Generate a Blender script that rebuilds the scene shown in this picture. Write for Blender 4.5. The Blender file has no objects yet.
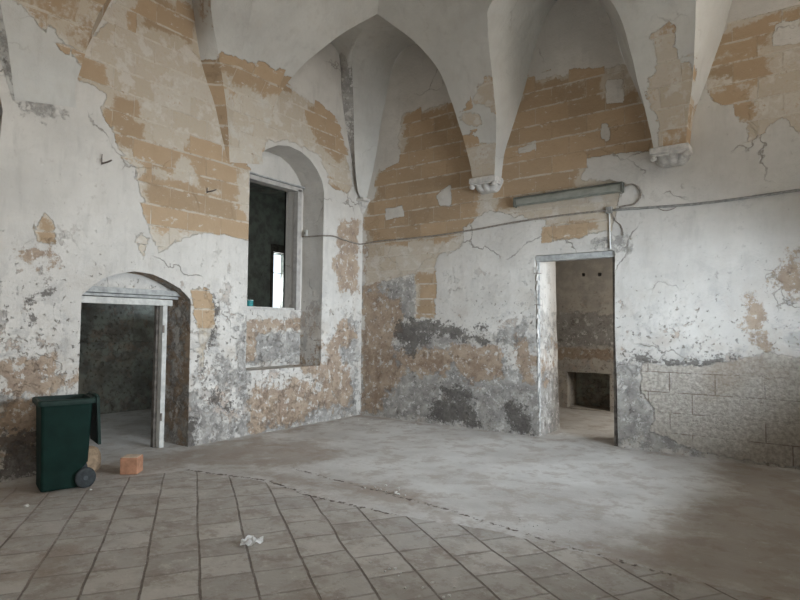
import bpy, bmesh, math, random
from mathutils import Vector, Matrix, noise
import numpy as np
random.seed(7)
PI = math.pi
scene = bpy.context.scene
C = scene.collection

# ------------------------------------------------------------------ camera
W, L = 7.94, 10.80                      # hall: x 0..W, y 0..-L, corner of the two visible walls at the origin
f_px, yaw, pitch, roll = 562.9, 0.62498, 0.04811, 0.00826
cam_d = bpy.data.cameras.new('camera'); cam = bpy.data.objects.new('camera', cam_d); C.objects.link(cam)
cam_d.sensor_width = 36; cam_d.lens = f_px/800*36; cam_d.clip_start = .05
F = Vector((-math.sin(yaw)*math.cos(pitch), math.cos(yaw)*math.cos(pitch), math.sin(pitch)))
R = Vector((math.cos(yaw), math.sin(yaw), 0)); U = R.cross(F)
R2 = math.cos(roll)*R+math.sin(roll)*U; U2 = -math.sin(roll)*R+math.cos(roll)*U
m = Matrix((R2, U2, -F)).transposed().to_4x4(); m.translation = Vector((6.6555, -8.0158, 1.6))
cam.matrix_world = m
scene.camera = cam

# ------------------------------------------------------------------ world, daylight, exposure
scene.view_settings.view_transform = 'Standard'; scene.view_settings.look = 'None'
scene.view_settings.gamma = 1; scene.view_settings.use_curve_mapping = False
scene.view_settings.exposure = -0.22
world = bpy.data.worlds.new('overcast_sky'); scene.world = world; world.use_nodes = True
bg = world.node_tree.nodes['Background']; bg.inputs[0].default_value = (.80, .90, 1.0, 1); bg.inputs[1].default_value = 2.0
scene.cycles.diffuse_bounces = 6; scene.cycles.max_bounces = 8
def area(name, loc, target, sx, sy, power, col, spread=PI):
    l = bpy.data.lights.new(name, 'AREA'); l.shape = 'RECTANGLE'; l.size = sx; l.size_y = sy
    l.energy = power; l.color = col; l.spread = spread
    o = bpy.data.objects.new(name, l); C.objects.link(o); o.location = loc
    o.rotation_euler = (Vector(target)-Vector(loc)).to_track_quat('-Z', 'Y').to_euler()
    return o
# daylight through openings of the right wall and side rooms, plus added fill lamps
COOL = (.88, .94, 1.0); NEUT = (1.0, .94, .85)
HOLES_RIGHT = [(1.25, 4.2, 1.70, 2.62), (7.4, 9.6, .9, 3.6), (.85, 2.0, 4.4, 5.7), (3.45, 4.7, 4.3, 5.8), (6.1, 7.4, 4.3, 5.8)]  # the second opening is added to admit the wide fill lamp
HOLES_FRONT = [(1.2, 3.2, .0, 2.8), (3.3, 4.6, 4.2, 5.8)]  # unseen openings added to let fill in from behind
area('daylight_low_window', (W+1.35, -2.85, 2.45), (2.9, -1.5, -.3), 3.1, 1.7, 830, (.76, .88, 1.0), math.radians(105))
area('added_fill_wide', (W+1.25, -8.5, 2.4), (1.5, -6.5, 1.6), 2.4, 3.0, 150, NEUT)  # unseen window added for general fill light
area('daylight_high_window_near', (W+1.25, -4.07, 5.2), (0, -3.0, 3.6), 1.3, 1.6, 110, NEUT)
area('daylight_high_window_corner', (W+1.25, -1.42, 5.1), (0, -1.7, 4.2), 1.2, 1.5, 95, NEUT)
area('daylight_high_window_far', (W+1.25, -6.75, 5.2), (0, -4.5, 3.6), 1.3, 1.6, 90, NEUT)
area('added_fill_front', (2.2, -L-.75, 1.7), (2.2, 0, 2.0), 2.1, 2.8, 10, NEUT)  # unseen front door added as weak fill from behind
area('daylight_side_room', (6.15, 2.1, 2.1), (2.6, 2.0, .2), 1.0, 1.3, 65, NEUT)
area('added_fill_storeroom', (-2.6, -7.5, 2.5), (-3.4, -2.5, .9), 1.3, 1.4, 32, COOL)  # unseen source added to brighten the dark storeroom
area('daylight_storeroom_right', (-4.5, 1.63, 2.75), (-1.0, -.5, 1.0), .5, 1.3, 80, COOL)

# ------------------------------------------------------------------ node helper
class NT:
    def __init__(s, name):
        s.m = bpy.data.materials.new(name); s.m.use_nodes = True; s.t = s.m.node_tree; s.t.nodes.clear()
        s.out = s.n('ShaderNodeOutputMaterial'); s.b = s.n('ShaderNodeBsdfPrincipled'); s.l(s.b.outputs[0], s.out.inputs[0])
        s.b.inputs['Specular IOR Level'].default_value = .25
    def n(s, t, **k):
        x = s.t.nodes.new(t)
        for a, b in k.items(): setattr(x, a, b)
        return x
    def l(s, a, b): s.t.links.new(a, b)
    def put(s, inp, v):
        if isinstance(v, bpy.types.NodeSocket): s.l(v, inp)
        elif isinstance(v, tuple) and len(v) == 3 and inp.type == 'RGBA': inp.default_value = (*v, 1)
        else: inp.default_value = v
    def math(s, op, a, b=0., c=0., clamp=False):
        x = s.n('ShaderNodeMath', operation=op, use_clamp=clamp)
        for i, v in enumerate((a, b, c)): s.put(x.inputs[i], v)
        return x.outputs[0]
    def noise(s, vec, scale, detail=4, rough=.55, dist=0.):
        x = s.n('ShaderNodeTexNoise'); s.l(vec, x.inputs['Vector'])
        x.inputs['Scale'].default_value = scale; x.inputs['Detail'].default_value = detail
        x.inputs['Roughness'].default_value = rough; x.inputs['Distortion'].default_value = dist
        return x.outputs[0]
    def step(s, v, lo, hi, a=0., b=1.):
        x = s.n('ShaderNodeMapRange', interpolation_type='SMOOTHSTEP')
        s.put(x.inputs[0], v); x.inputs[1].default_value = lo; x.inputs[2].default_value = hi
        x.inputs[3].default_value = a; x.inputs[4].default_value = b
        return x.outputs[0]
    def mix(s, f, a, b, mode='MIX'):
        x = s.n('ShaderNodeMix', data_type='RGBA', blend_type=mode)
        s.put(x.inputs[0], f); s.put(x.inputs[6], a); s.put(x.inputs[7], b)
        return x.outputs[2]
    def map(s, vec, scale=(1, 1, 1), rot=0., loc=(0, 0, 0)):
        x = s.n('ShaderNodeMapping'); s.l(vec, x.inputs[0]); x.inputs[1].default_value = loc
        x.inputs[2].default_value = (0, 0, rot); x.inputs[3].default_value = scale
        return x.outputs[0]
    def bump(s, h, dist, strength=1.):
        x = s.n('ShaderNodeBump'); s.l(h, x.inputs['Height']); x.inputs['Distance'].default_value = dist
        x.inputs['Strength'].default_value = strength; s.l(x.outputs[0], s.b.inputs['Normal'])

def simple(name, col, rough=.7, metal=0., var=.25, scale=9., bump=.002, tint=None, spec=.3):
    s = NT(name); tc = s.n('ShaderNodeTexCoord').outputs['Object']
    n = s.noise(tc, scale, 5, .6)
    dark = tuple(c*(1-var) for c in col); lite = tint or tuple(min(1, c*(1+var)) for c in col)
    s.l(s.mix(s.step(n, .3, .7), dark, lite), s.b.inputs['Base Color'])
    s.b.inputs['Roughness'].default_value = rough; s.b.inputs['Metallic'].default_value = metal
    s.b.inputs['Specular IOR Level'].default_value = spec
    s.bump(s.noise(tc, scale*6, 4), bump)
    return s.m

PLASTER = (.625, .59, .54); STONE = (.37, .267, .172); WASHED = (.465, .39, .30)
def wall_material(name, plaster=PLASTER, grimy=0., flaking=1., crack=1.):
    s = NT(name)
    pos = s.n('ShaderNodeTexCoord').outputs['Object']
    wc = s.n('ShaderNodeAttribute', attribute_name='wc').outputs['Vector']
    a1 = s.n('ShaderNodeAttribute', attribute_name='m1'); a2 = s.n('ShaderNodeAttribute', attribute_name='m2')
    s1 = s.n('ShaderNodeSeparateColor'); s.l(a1.outputs['Color'], s1.inputs[0])
    s2 = s.n('ShaderNodeSeparateColor'); s.l(a2.outputs['Color'], s2.inputs[0])
    stone_m, gold_m, ochre_m = s1.outputs[0], s1.outputs[1], s1.outputs[2]
    grey_m, black_m, pit_m = s2.outputs[0], s2.outputs[1], s2.outputs[2]
    sx = s.n('ShaderNodeSeparateXYZ'); s.l(wc, sx.inputs[0]); z = sx.outputs[1]
    zf = s.math('MULTIPLY', s.step(z, 3.1, 1.7, .28, 1.), flaking)
    nbig = s.noise(pos, 1.1, 5, .6); nmid = s.noise(pos, 4.5, 6, .62); nfine = s.noise(pos, 22, 5, .65); nmic = s.noise(pos, 75, 3, .6)
    # ashlar blocks
    br = s.n('ShaderNodeTexBrick'); s.l(wc, br.inputs['Vector']); br.offset = .5; br.squash = 1
    br.inputs['Color1'].default_value = (0, 0, 0, 1); br.inputs['Color2'].default_value = (1, 1, 1, 1); br.inputs['Mortar'].default_value = (.5, .5, .5, 1)
    br.inputs['Scale'].default_value = 1; br.inputs['Mortar Size'].default_value = .007; br.inputs['Mortar Smooth'].default_value = .3
    br.inputs['Brick Width'].default_value = .52; br.inputs['Row Height'].default_value = .26; br.inputs['Bias'].default_value = 0
    blk = br.outputs[0]; mort = br.outputs[1]
    def edge(mask, n1, a1, n2, a2, w=.06, extra=None):
        v = s.math('ADD', mask, s.math('MULTIPLY', s.math('SUBTRACT', n1, .5), a1))
        v = s.math('ADD', v, s.math('MULTIPLY', s.math('SUBTRACT', n2, .5), a2))
        if extra is not None: v = s.math('ADD', v, extra)
        return s.step(v, .5-w, .5+w)
    blkv = s.math('MULTIPLY', s.math('SUBTRACT', blk, .5), .75)
    M_stone = edge(stone_m, nmid, .9, nfine, .35, .03, s.math('MULTIPLY', blkv, .6))
    M_gold = edge(gold_m, nmid, 1.2, nfine, .6, .12, blkv)
    nm2 = s.noise(s.map(pos, loc=(3, 9, 1)), 3.6, 10, .74); nm3 = s.noise(s.map(pos, loc=(8, 2, 6)), 5, 10, .75)
    M_ochre = s.math('MULTIPLY', s.step(ochre_m, .01, .22), edge(ochre_m, nm2, 2.1, nmid, 1.0, .10))
    M_grey = s.math('MULTIPLY', s.step(grey_m, .01, .22), edge(grey_m, nm3, 2.1, nmid, 1.0, .13))
    M_black = s.math('MULTIPLY', s.step(black_m, .01, .22), edge(black_m, nm3, 4.0, nfine, 2.0, .15))
    M_pit = edge(pit_m, nmid, .7, nfine, .3, .05)
    # plaster: stained off-white with flaking specks that get denser low on the wall
    low = s.step(z, 3.4, .3)
    col = s.mix(s.step(nbig, .3, .7), tuple(c*.84 for c in plaster), plaster)
    col = s.mix(s.math('MULTIPLY', s.step(nmid, .45, .75), .45), col, (.50, .47, .42))
    col = s.mix(s.math('MULTIPLY', s.step(s.noise(s.map(pos, (1, 1, .22)), 7, 5, .6), .5, .75), .30), col, (.36, .34, .31))
    lowst = s.math('MULTIPLY', low, s.step(s.noise(pos, 2.6, 6, .7, .3), .47, .66))
    col = s.mix(s.math('MULTIPLY', lowst, .50), col, (.40, .33, .26))
    lowgr = s.math('MULTIPLY', low, s.step(s.noise(s.map(pos, loc=(5, 3, 2)), 3.4, 6, .7, .4), .52, .64))
    col = s.mix(s.math('MULTIPLY', lowgr, .60), col, (.27, .26, .25))
    flake_n = s.noise(s.map(pos, loc=(1, 7, 3)), 15, 5, .7, .2)
    flake = s.step(s.math('ADD', flake_n, s.math('MULTIPLY', low, .085)), .655, .69)
    flk2 = s.noise(s.map(pos, loc=(2, 2, 8)), 5.5, 9, .74)
    shed = s.step(s.math('ADD', s.math('ADD', flk2, s.math('MULTIPLY', low, .085)), s.math('MULTIPLY', s.math('SUBTRACT', nbig, .5), .55)), .635, .66)
    shed = s.math('MULTIPLY', shed, zf)
    col = s.mix(s.math('MULTIPLY', shed, .72), col, s.mix(s.step(nm2, .4, .6), (.43, .34, .27), (.37, .345, .32)))
    flake = s.math('MULTIPLY', flake, zf)
    col = s.mix(s.math('MULTIPLY', flake, .75), col, (.22, .19, .16))
    # cracks
    dv = s.n('ShaderNodeVectorMath', operation='MULTIPLY_ADD')
    nz = s.n('ShaderNodeTexNoise'); s.l(pos, nz.inputs['Vector']); nz.inputs['Scale'].default_value = 3; nz.inputs['Detail'].default_value = 5
    s.l(nz.outputs['Color'], dv.inputs[0]); dv.inputs[1].default_value = (.5, .5, .5); s.l(pos, dv.inputs[2])
    vo = s.n('ShaderNodeTexVoronoi', feature='DISTANCE_TO_EDGE'); s.l(dv.outputs[0], vo.inputs['Vector']); vo.inputs['Scale'].default_value = .75
    ck = s.math('MULTIPLY', s.step(vo.outputs['Distance'], .008, .002), s.step(s.noise(pos, .9, 2), .5, .6))
    ck = s.math('MULTIPLY', ck, crack)
    col = s.mix(s.math('MULTIPLY', ck, .6), col, (.2, .17, .14))
    # old render underneath
    grey_c = s.mix(s.step(nmid, .35, .68), (.215, .20, .185), (.42, .395, .36))
    grey_c = s.mix(s.step(s.noise(s.map(pos, loc=(4, 4, 4)), 9, 9, .75), .54, .58), grey_c, (.55, .525, .49))
    grey_c = s.mix(s.step(flk2, .57, .63, 0., .75), grey_c, (.10, .09, .08))
    ochre_c = s.mix(s.step(nmid, .35, .7), (.27, .185, .125), (.42, .315, .22))
    ochre_c = s.mix(s.step(s.noise(s.map(pos, loc=(6, 1, 4)), 8, 9, .75), .545, .585, 0., .9), ochre_c, (.57, .53, .48))
    ochre_c = s.mix(s.step(flk2, .56, .62, 0., .7), ochre_c, (.20, .14, .10))
    col = s.mix(s.math('MULTIPLY', M_grey, .88), col, grey_c)
    col = s.mix(s.math('MULTIPLY', M_ochre, .85), col, ochre_c)
    col = s.mix(s.math('MULTIPLY', M_black, .8), col, s.mix(nfine, (.05, .045, .04), (.15, .13, .115)))
    # stone
    tan = s.mix(blk, tuple(c*.9 for c in STONE), tuple(c*1.2 for c in STONE)); tan = s.mix(s.math('MULTIPLY', s.step(nmid, .35, .7), .3), tan, (.36, .25, .15))
    tan = s.mix(s.math('MULTIPLY', s.step(nfine, .6, .75), .4), tan, (.60, .52, .40))
    wash = s.mix(blk, WASHED, (.53, .475, .40)); wash = s.mix(s.step(nfine, .5, .75, 0., .6), wash, (.46, .36, .25))
    wash = s.mix(s.math('MULTIPLY', s.step(nmid, .5, .62), .6), wash, plaster)
    st = s.mix(M_gold, wash, tan)
    fz = s.math('FRACT', s.math('DIVIDE', s.math('ADD', z, s.math('MULTIPLY', s.math('SUBTRACT', nmid, .5), .03)), .26))
    ez = s.math('MINIMUM', fz, s.math('SUBTRACT', 1., fz)); hl = s.math('MULTIPLY', s.step(ez, .075, .03), s.step(s.noise(s.map(pos, (1, 1, 1), loc=(2, 0, 0)), 4.2, 7, .72), .44, .53))
    mline = s.math('MAXIMUM', s.math('MULTIPLY', s.math('MULTIPLY', mort, s.step(nm2, .42, .55)), .55), hl)
    st = s.mix(s.math('MULTIPLY', mline, .75), st, s.mix(s.step(nm3, .36, .44), (.30, .21, .14), (.60, .545, .46)))
    st = s.mix(s.step(s.noise(s.map(pos, (1, 1, 2.2), loc=(7, 7, 1)), 5, 8, .72, .3), .605, .635, 0., .8), st, (.55, .50, .43))
    col = s.mix(M_stone, col, st)
    # pitted masonry
    pc = s.mix(s.step(nfine, .35, .65), (.52, .455, .38), (.74, .68, .60)); pc = s.mix(s.math('MULTIPLY', s.step(nbig, .5, .68), .5), pc, (.38, .28, .19))
    pc = s.mix(s.math('MULTIPLY', s.math('MULTIPLY', mort, s.step(nm2, .46, .56)), .7), pc, (.20, .14, .10))
    col = s.mix(M_pit, col, pc)
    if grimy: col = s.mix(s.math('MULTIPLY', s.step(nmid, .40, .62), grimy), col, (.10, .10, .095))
    s.l(col, s.b.inputs['Base Color']); s.b.inputs['Roughness'].default_value = .9; s.b.inputs['Specular IOR Level'].default_value = .15
    # relief
    solid = s.math('MAXIMUM', M_stone, s.math('MAXIMUM', M_pit, s.math('MULTIPLY', M_ochre, .7)))
    h = s.math('MULTIPLY', s.math('SUBTRACT', 1., solid), .9)
    h = s.math('SUBTRACT', h, s.math('MULTIPLY', flake, .5)); h = s.math('SUBTRACT', h, s.math('MULTIPLY', shed, .35)); h = s.math('SUBTRACT', h, s.math('MULTIPLY', ck, .5))
    h = s.math('SUBTRACT', h, s.math('MULTIPLY', M_black, .5))
    h = s.math('SUBTRACT', h, s.math('MULTIPLY', s.math('MULTIPLY', mort, s.math('MAXIMUM', M_stone, M_pit)), .35))
    h = s.math('ADD', h, s.math('MULTIPLY', nmid, 1.1)); h = s.math('ADD', h, s.math('MULTIPLY', nfine, .45)); h = s.math('ADD', h, s.math('MULTIPLY', nmic, .12))
    h = s.math('ADD', h, s.math('MULTIPLY', s.math('MULTIPLY', M_pit, s.noise(pos, 15, 6, .72)), 6.))
    rough_low = s.math('MULTIPLY', s.math('MAXIMUM', M_grey, s.math('MAXIMUM', M_ochre, M_black)), nfine)
    h = s.math('ADD', h, s.math('MULTIPLY', rough_low, .9))
    s.bump(h, .016)
    return s.m

MAT_WALL = wall_material('flaking_plaster_over_ashlar')
MAT_VAULT = wall_material('vault_limewash', (.59, .575, .535), flaking=.10, crack=.35)
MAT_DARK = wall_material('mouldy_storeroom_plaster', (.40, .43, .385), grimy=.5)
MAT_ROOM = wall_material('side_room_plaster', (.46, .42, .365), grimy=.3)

# ------------------------------------------------------------------ object helpers
def link(name, me, mat=None, parent=None):
    o = bpy.data.objects.new(name, me); C.objects.link(o)
    if mat is not None: me.materials.append(mat)
    if parent is not None: o.parent = parent
    return o
def structure(o): o['kind'] = 'structure'; return o
def tag(o, label, cat, group=None):
    o['label'] = label; o['category'] = cat
    if group: o['group'] = group
    return o
def empty(name, loc, rz, label, cat, group=None):
    o = bpy.data.objects.new(name, None); C.objects.link(o); o.location = loc; o.rotation_euler = (0, 0, rz); o.empty_display_size = .1
    return tag(o, label, cat, group)
def from_bm(name, bm, mat, parent=None, smooth=False):
    bmesh.ops.recalc_face_normals(bm, faces=bm.faces)
    me = bpy.data.meshes.new(name); bm.to_mesh(me); bm.free()
    if smooth:
        for p in me.polygons: p.use_smooth = True
    return link(name, me, mat, parent)
def box(bm, lo, hi, bevel=0., seg=2):
    r = bmesh.ops.create_cube(bm, size=1); vs = r['verts']
    for v in vs:
        v.co = Vector([lo[i]+(v.co[i]+.5)*(hi[i]-lo[i]) for i in range(3)])
    if bevel:
        es = list({e for v in vs for e in v.link_edges})
        bmesh.ops.bevel(bm, geom=es, offset=bevel, segments=seg, affect='EDGES', profile=.6)
def prism(bm, pts, y0, y1, axis=1):
    """polygon pts (a, b) extruded along an axis"""
    def P(a, b, t): return {0: (t, a, b), 1: (a, t, b), 2: (a, b, t)}[axis]
    v0 = [bm.verts.new(P(a, b, y0)) for a, b in pts]; v1 = [bm.verts.new(P(a, b, y1)) for a, b in pts]
    bm.faces.new(v0); bm.faces.new(v1[::-1]); n = len(pts)
    for i in range(n): bm.faces.new((v0[i], v0[(i+1) % n], v1[(i+1) % n], v1[i]))
def tube(bm, pts, r, n=8):
    pts = [Vector(p) for p in pts]; rings = []
    for i, p in enumerate(pts):
        d = (pts[min(i+1, len(pts)-1)]-pts[max(i-1, 0)]).normalized()
        a = d.orthogonal().normalized() if abs(d.z) > .9 else d.cross(Vector((0, 0, 1))).normalized()
        b = d.cross(a)
        rings.append([bm.verts.new(p+r*(math.cos(2*PI*k/n)*a+math.sin(2*PI*k/n)*b)) for k in range(n)])
    for A, B in zip(rings[:-1], rings[1:]):
        for k in range(n): bm.faces.new((A[k], A[(k+1) % n], B[(k+1) % n], B[k]))
    bm.faces.new(rings[0][::-1]); bm.faces.new(rings[-1])
def lathe(bm, prof, n=24, M=Matrix()):
    rings = []
    for r, z in prof: rings.append([bm.verts.new(M @ Vector((r*math.cos(2*PI*k/n), r*math.sin(2*PI*k/n), z))) for k in range(n)])
    for A, B in zip(rings[:-1], rings[1:]):
        for k in range(n): bm.faces.new((A[k], A[(k+1) % n], B[(k+1) % n], B[k]))
    bm.faces.new(rings[0][::-1]); bm.faces.new(rings[-1])
def smooth_curve(pts, n):
    """Catmull-Rom through 3D points, resampled by arc length"""
    P = [Vector(p) for p in pts]; P = [2*P[0]-P[1]]+P+[2*P[-1]-P[-2]]; d = []
    for i in range(1, len(P)-2):
        p0, p1, p2, p3 = P[i-1:i+3]
        for k in range(16):
            t = k/16
            d.append(.5*((2*p1)+(p2-p0)*t+(2*p0-5*p1+4*p2-p3)*t*t+(3*p1-p0-3*p2+p3)*t**3))
    d.append(P[-2]); s = [0.]
    for a, b in zip(d[:-1], d[1:]): s.append(s[-1]+(b-a).length)
    out = []; j = 0
    for k in range(n):
        t = s[-1]*k/(n-1)
        while j < len(s)-2 and s[j+1] < t: j += 1
        w = (t-s[j])/max(1e-9, s[j+1]-s[j]); out.append(d[j].lerp(d[j+1], min(1, w)))
    return out

def sdf(px, pz, poly):
    """signed distance (inside positive) of points to a polygon"""
    n = len(poly); d2 = np.full(px.shape, 1e9); ins = np.zeros(px.shape, bool)
    for i in range(n):
        ax, az = poly[i]; bx, bz = poly[(i+1) % n]; ex, ez = bx-ax, bz-az
        wx, wz = px-ax, pz-az; t = np.clip((wx*ex+wz*ez)/(ex*ex+ez*ez+1e-12), 0, 1)
        d2 = np.minimum(d2, (wx-ex*t)**2+(wz-ez*t)**2)
        c = ((az > pz) != (bz > pz)) & (px < (bx-ax)*(pz-az)/((bz-az) if bz != az else 1e-12)+ax)
        ins ^= c
    d = np.sqrt(d2); return np.where(ins, d, -d)
def mask(px, pz, polys, soft=.11):
    m = np.full(px.shape, -9.)
    for p in polys: m = np.maximum(m, sdf(px, pz, p))
    return np.clip(.5+m/(2*soft), 0, 1)
def set_attrs(me, wc, m1, m2):
    a = me.attributes.new('wc', 'FLOAT_VECTOR', 'POINT'); a.data.foreach_set('vector', np.ascontiguousarray(wc, dtype=np.float32).ravel())
    for nm, v in (('m1', m1), ('m2', m2)):
        a = me.attributes.new(nm, 'FLOAT_COLOR', 'POINT')
        full = np.ones((len(v), 4), np.float32); full[:, :3] = v; a.data.foreach_set('color', full.ravel())
def nearest_on(poly, x, z):
    best = None
    for i in range(len(poly)):
        ax, az = poly[i]; bx, bz = poly[(i+1) % len(poly)]; ex, ez = bx-ax, bz-az
        t = max(0, min(1, ((x-ax)*ex+(z-az)*ez)/(ex*ex+ez*ez+1e-12))); q = (ax+ex*t, az+ez*t)
        d = (q[0]-x)**2+(q[1]-z)**2
        if best is None or d < best[0]: best = (d, q)
    return best[1]
def wall_grid(name, u0, u1, z0, z1, step, holes, to3d, patches, mat, depth=0., bump=.010, extra_back=None, wob=None):
    """wall face as a fine grid (u, z); holes are (polygon, reveal depth); the reveals belong to the same mesh.
    to3d(u, z, d): d is the distance INTO the wall."""
    nu = int(round((u1-u0)/step))+1; nz = int(round((z1-z0)/step))+1
    us = np.linspace(u0, u1, nu); zs = np.linspace(z0, z1, nz); Ug, Zg = np.meshgrid(us, zs); Ug = Ug.ravel().copy(); Zg = Zg.ravel().copy()
    hs = np.full(Ug.shape, -9.)
    for poly, dep in holes:
        s_ = sdf(Ug, Zg, poly); hs = np.maximum(hs, s_)
    idx = np.arange(nu*nz).reshape(nz, nu)
    q = np.stack([idx[:-1, :-1], idx[:-1, 1:], idx[1:, 1:], idx[1:, :-1]], -1).reshape(-1, 4)
    inside = hs > 1e-4; nin = inside[q].sum(1); q = q[nin < 4]
    touch = np.unique(q[(inside[q].any(1))]); touch = touch[inside[touch]]
    for i in touch:
        for poly, dep in holes:
            if sdf(Ug[i:i+1], Zg[i:i+1], poly)[0] > 0: Ug[i], Zg[i] = nearest_on(poly, Ug[i], Zg[i]); break
    fade = np.clip(-hs/.12, 0, 1); fade[inside] = 0
    co = []
    for i in range(len(Ug)):
        d = 0.
        if fade[i] > 0:
            d = bump*fade[i]*noise.fractal(Vector((Ug[i]*1.7, Zg[i]*1.7, 3.3)), 1.0, 2.0, 4)
        if wob: d += wob(Ug[i], Zg[i])*fade[i]
        co.append(to3d(Ug[i], Zg[i], d))
    SOFT = dict(stone=.11, gold=.14, ochre=.20, grey=.24, black=.10, pit=.12)
    m = {k: mask(Ug, Zg, patches.get(k, []), SOFT[k]) for k in SOFT}
    if patches.get('white'): m['stone'] = np.minimum(m['stone'], 1-mask(Ug, Zg, patches['white'], .06))
    m1 = [m['stone'], m['gold'], m['ochre']]; m2 = [m['grey'], m['black'], m['pit']]
    m1 = np.stack(m1, 1); m2 = np.stack(m2, 1); wc = np.stack([Ug, Zg, np.zeros_like(Ug)], 1)
    faces = q.tolist(); co = list(co); wcl = wc.tolist(); m1l = m1.tolist(); m2l = m2.tolist()
    for poly, dep in holes:                      # reveals
        if not dep: continue
        loop = []
        for i in range(len(poly)):
            a, b = poly[i], poly[(i+1) % len(poly)]; k = max(1, int(math.hypot(b[0]-a[0], b[1]-a[1])/.06))
            loop += [(a[0]+(b[0]-a[0])*t/k, a[1]+(b[1]-a[1])*t/k) for t in range(k)]
        nd = max(2, int(dep/.06)); base = len(co)
        for j in range(nd+1):
            d = dep*j/nd
            for (u, z) in loop:
                w_ = 0 if j == 0 else .010*noise.noise(Vector((u*4, z*4, d*5)))
                co.append(to3d(u+w_, z+w_*.3, d)); wcl.append([u+d, z, 0])
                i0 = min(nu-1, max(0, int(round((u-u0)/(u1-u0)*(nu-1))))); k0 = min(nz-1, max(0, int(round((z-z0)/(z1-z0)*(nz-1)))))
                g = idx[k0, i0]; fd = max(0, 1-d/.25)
                m1l.append([m1[g][0]*fd*.9, m1[g][1]*fd, max(m1[g][2]*.8, .5 if (name == 'wall_left' and u < -3) else 0)]); dr = name == 'wall_left' and u < -3; m2l.append([.55 if dr else min(1, m2[g][0]+.15), 0. if dr else m2[g][1]*.7, 0])  # left door reveal is greyed and browned for its dirt and its shade
        n = len(loop)
        for j in range(nd):
            for k in range(n):
                a = base+j*n+k; b = base+j*n+(k+1) % n
                if co[a][2] < -.02 and co[b][2] < -.02: continue
                faces.append([a, b, b+n, a+n])
    me = bpy.data.meshes.new(name); me.from_pydata([tuple(c) for c in co], [], faces); me.update()
    set_attrs(me, np.array(wcl), np.array(m1l), np.array(m2l))
    return structure(link(name, me, mat))
def slab(name, u0, u1, z0, z1, rects, to3d, thick, mat, patches=None, step=.25):
    """plain wall slab with rectangular openings, built of small faces on both sides plus reveals"""
    def cuts(a, b, extra):
        c = sorted({a, b, *[e for e in extra if a < e < b]}); o = []
        for p, q in zip(c[:-1], c[1:]):
            k = max(1, int((q-p)/step)); o += [p+(q-p)*t/k for t in range(k)]
        return o+[b]
    us = cuts(u0, u1, [r[i] for r in rects for i in (0, 1)]); zs = cuts(z0, z1, [r[i] for r in rects for i in (2, 3)])
    def hole(u, z): return any(r[0] < u < r[1] and r[2] < z < r[3] for r in rects)
    co = []; wc = []; key = {}; faces = []
    def V(u, z, d):
        k = (round(u, 4), round(z, 4), d)
        if k not in key: key[k] = len(co); co.append(to3d(u, z, d)); wc.append((u+(.3 if d else 0), z, 0))
        return key[k]
    for i in range(len(us)-1):
        for j in range(len(zs)-1):
            a, b, c, d = us[i], us[i+1], zs[j], zs[j+1]
            if hole((a+b)/2, (c+d)/2): continue
            for dd in (0, thick): faces.append([V(a, c, dd), V(b, c, dd), V(b, d, dd), V(a, d, dd)])
            for (p, q, un, zn) in (((a, c), (b, c), (a+b)/2, c-.001), ((a, d), (b, d), (a+b)/2, d+.001), ((a, c), (a, d), a-.001, (c+d)/2), ((b, c), (b, d), b+.001, (c+d)/2)):
                if hole(un, zn) or not (u0 < un < u1 and z0 < zn < z1):
                    faces.append([V(*p, 0), V(*q, 0), V(*q, thick), V(*p, thick)])
    me = bpy.data.meshes.new(name); me.from_pydata([tuple(c) for c in co], [], faces); me.update()
    w = np.array(wc); pt = patches or {}
    m = {k: mask(w[:, 0], w[:, 1], pt.get(k, [])) for k in ('stone', 'gold', 'ochre', 'grey', 'black', 'pit')}
    set_attrs(me, w, np.stack([m['stone'], m['gold'], m['ochre']], 1), np.stack([m['grey'], m['black'], m['pit']], 1))
    return structure(link(name, me, mat))

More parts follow.
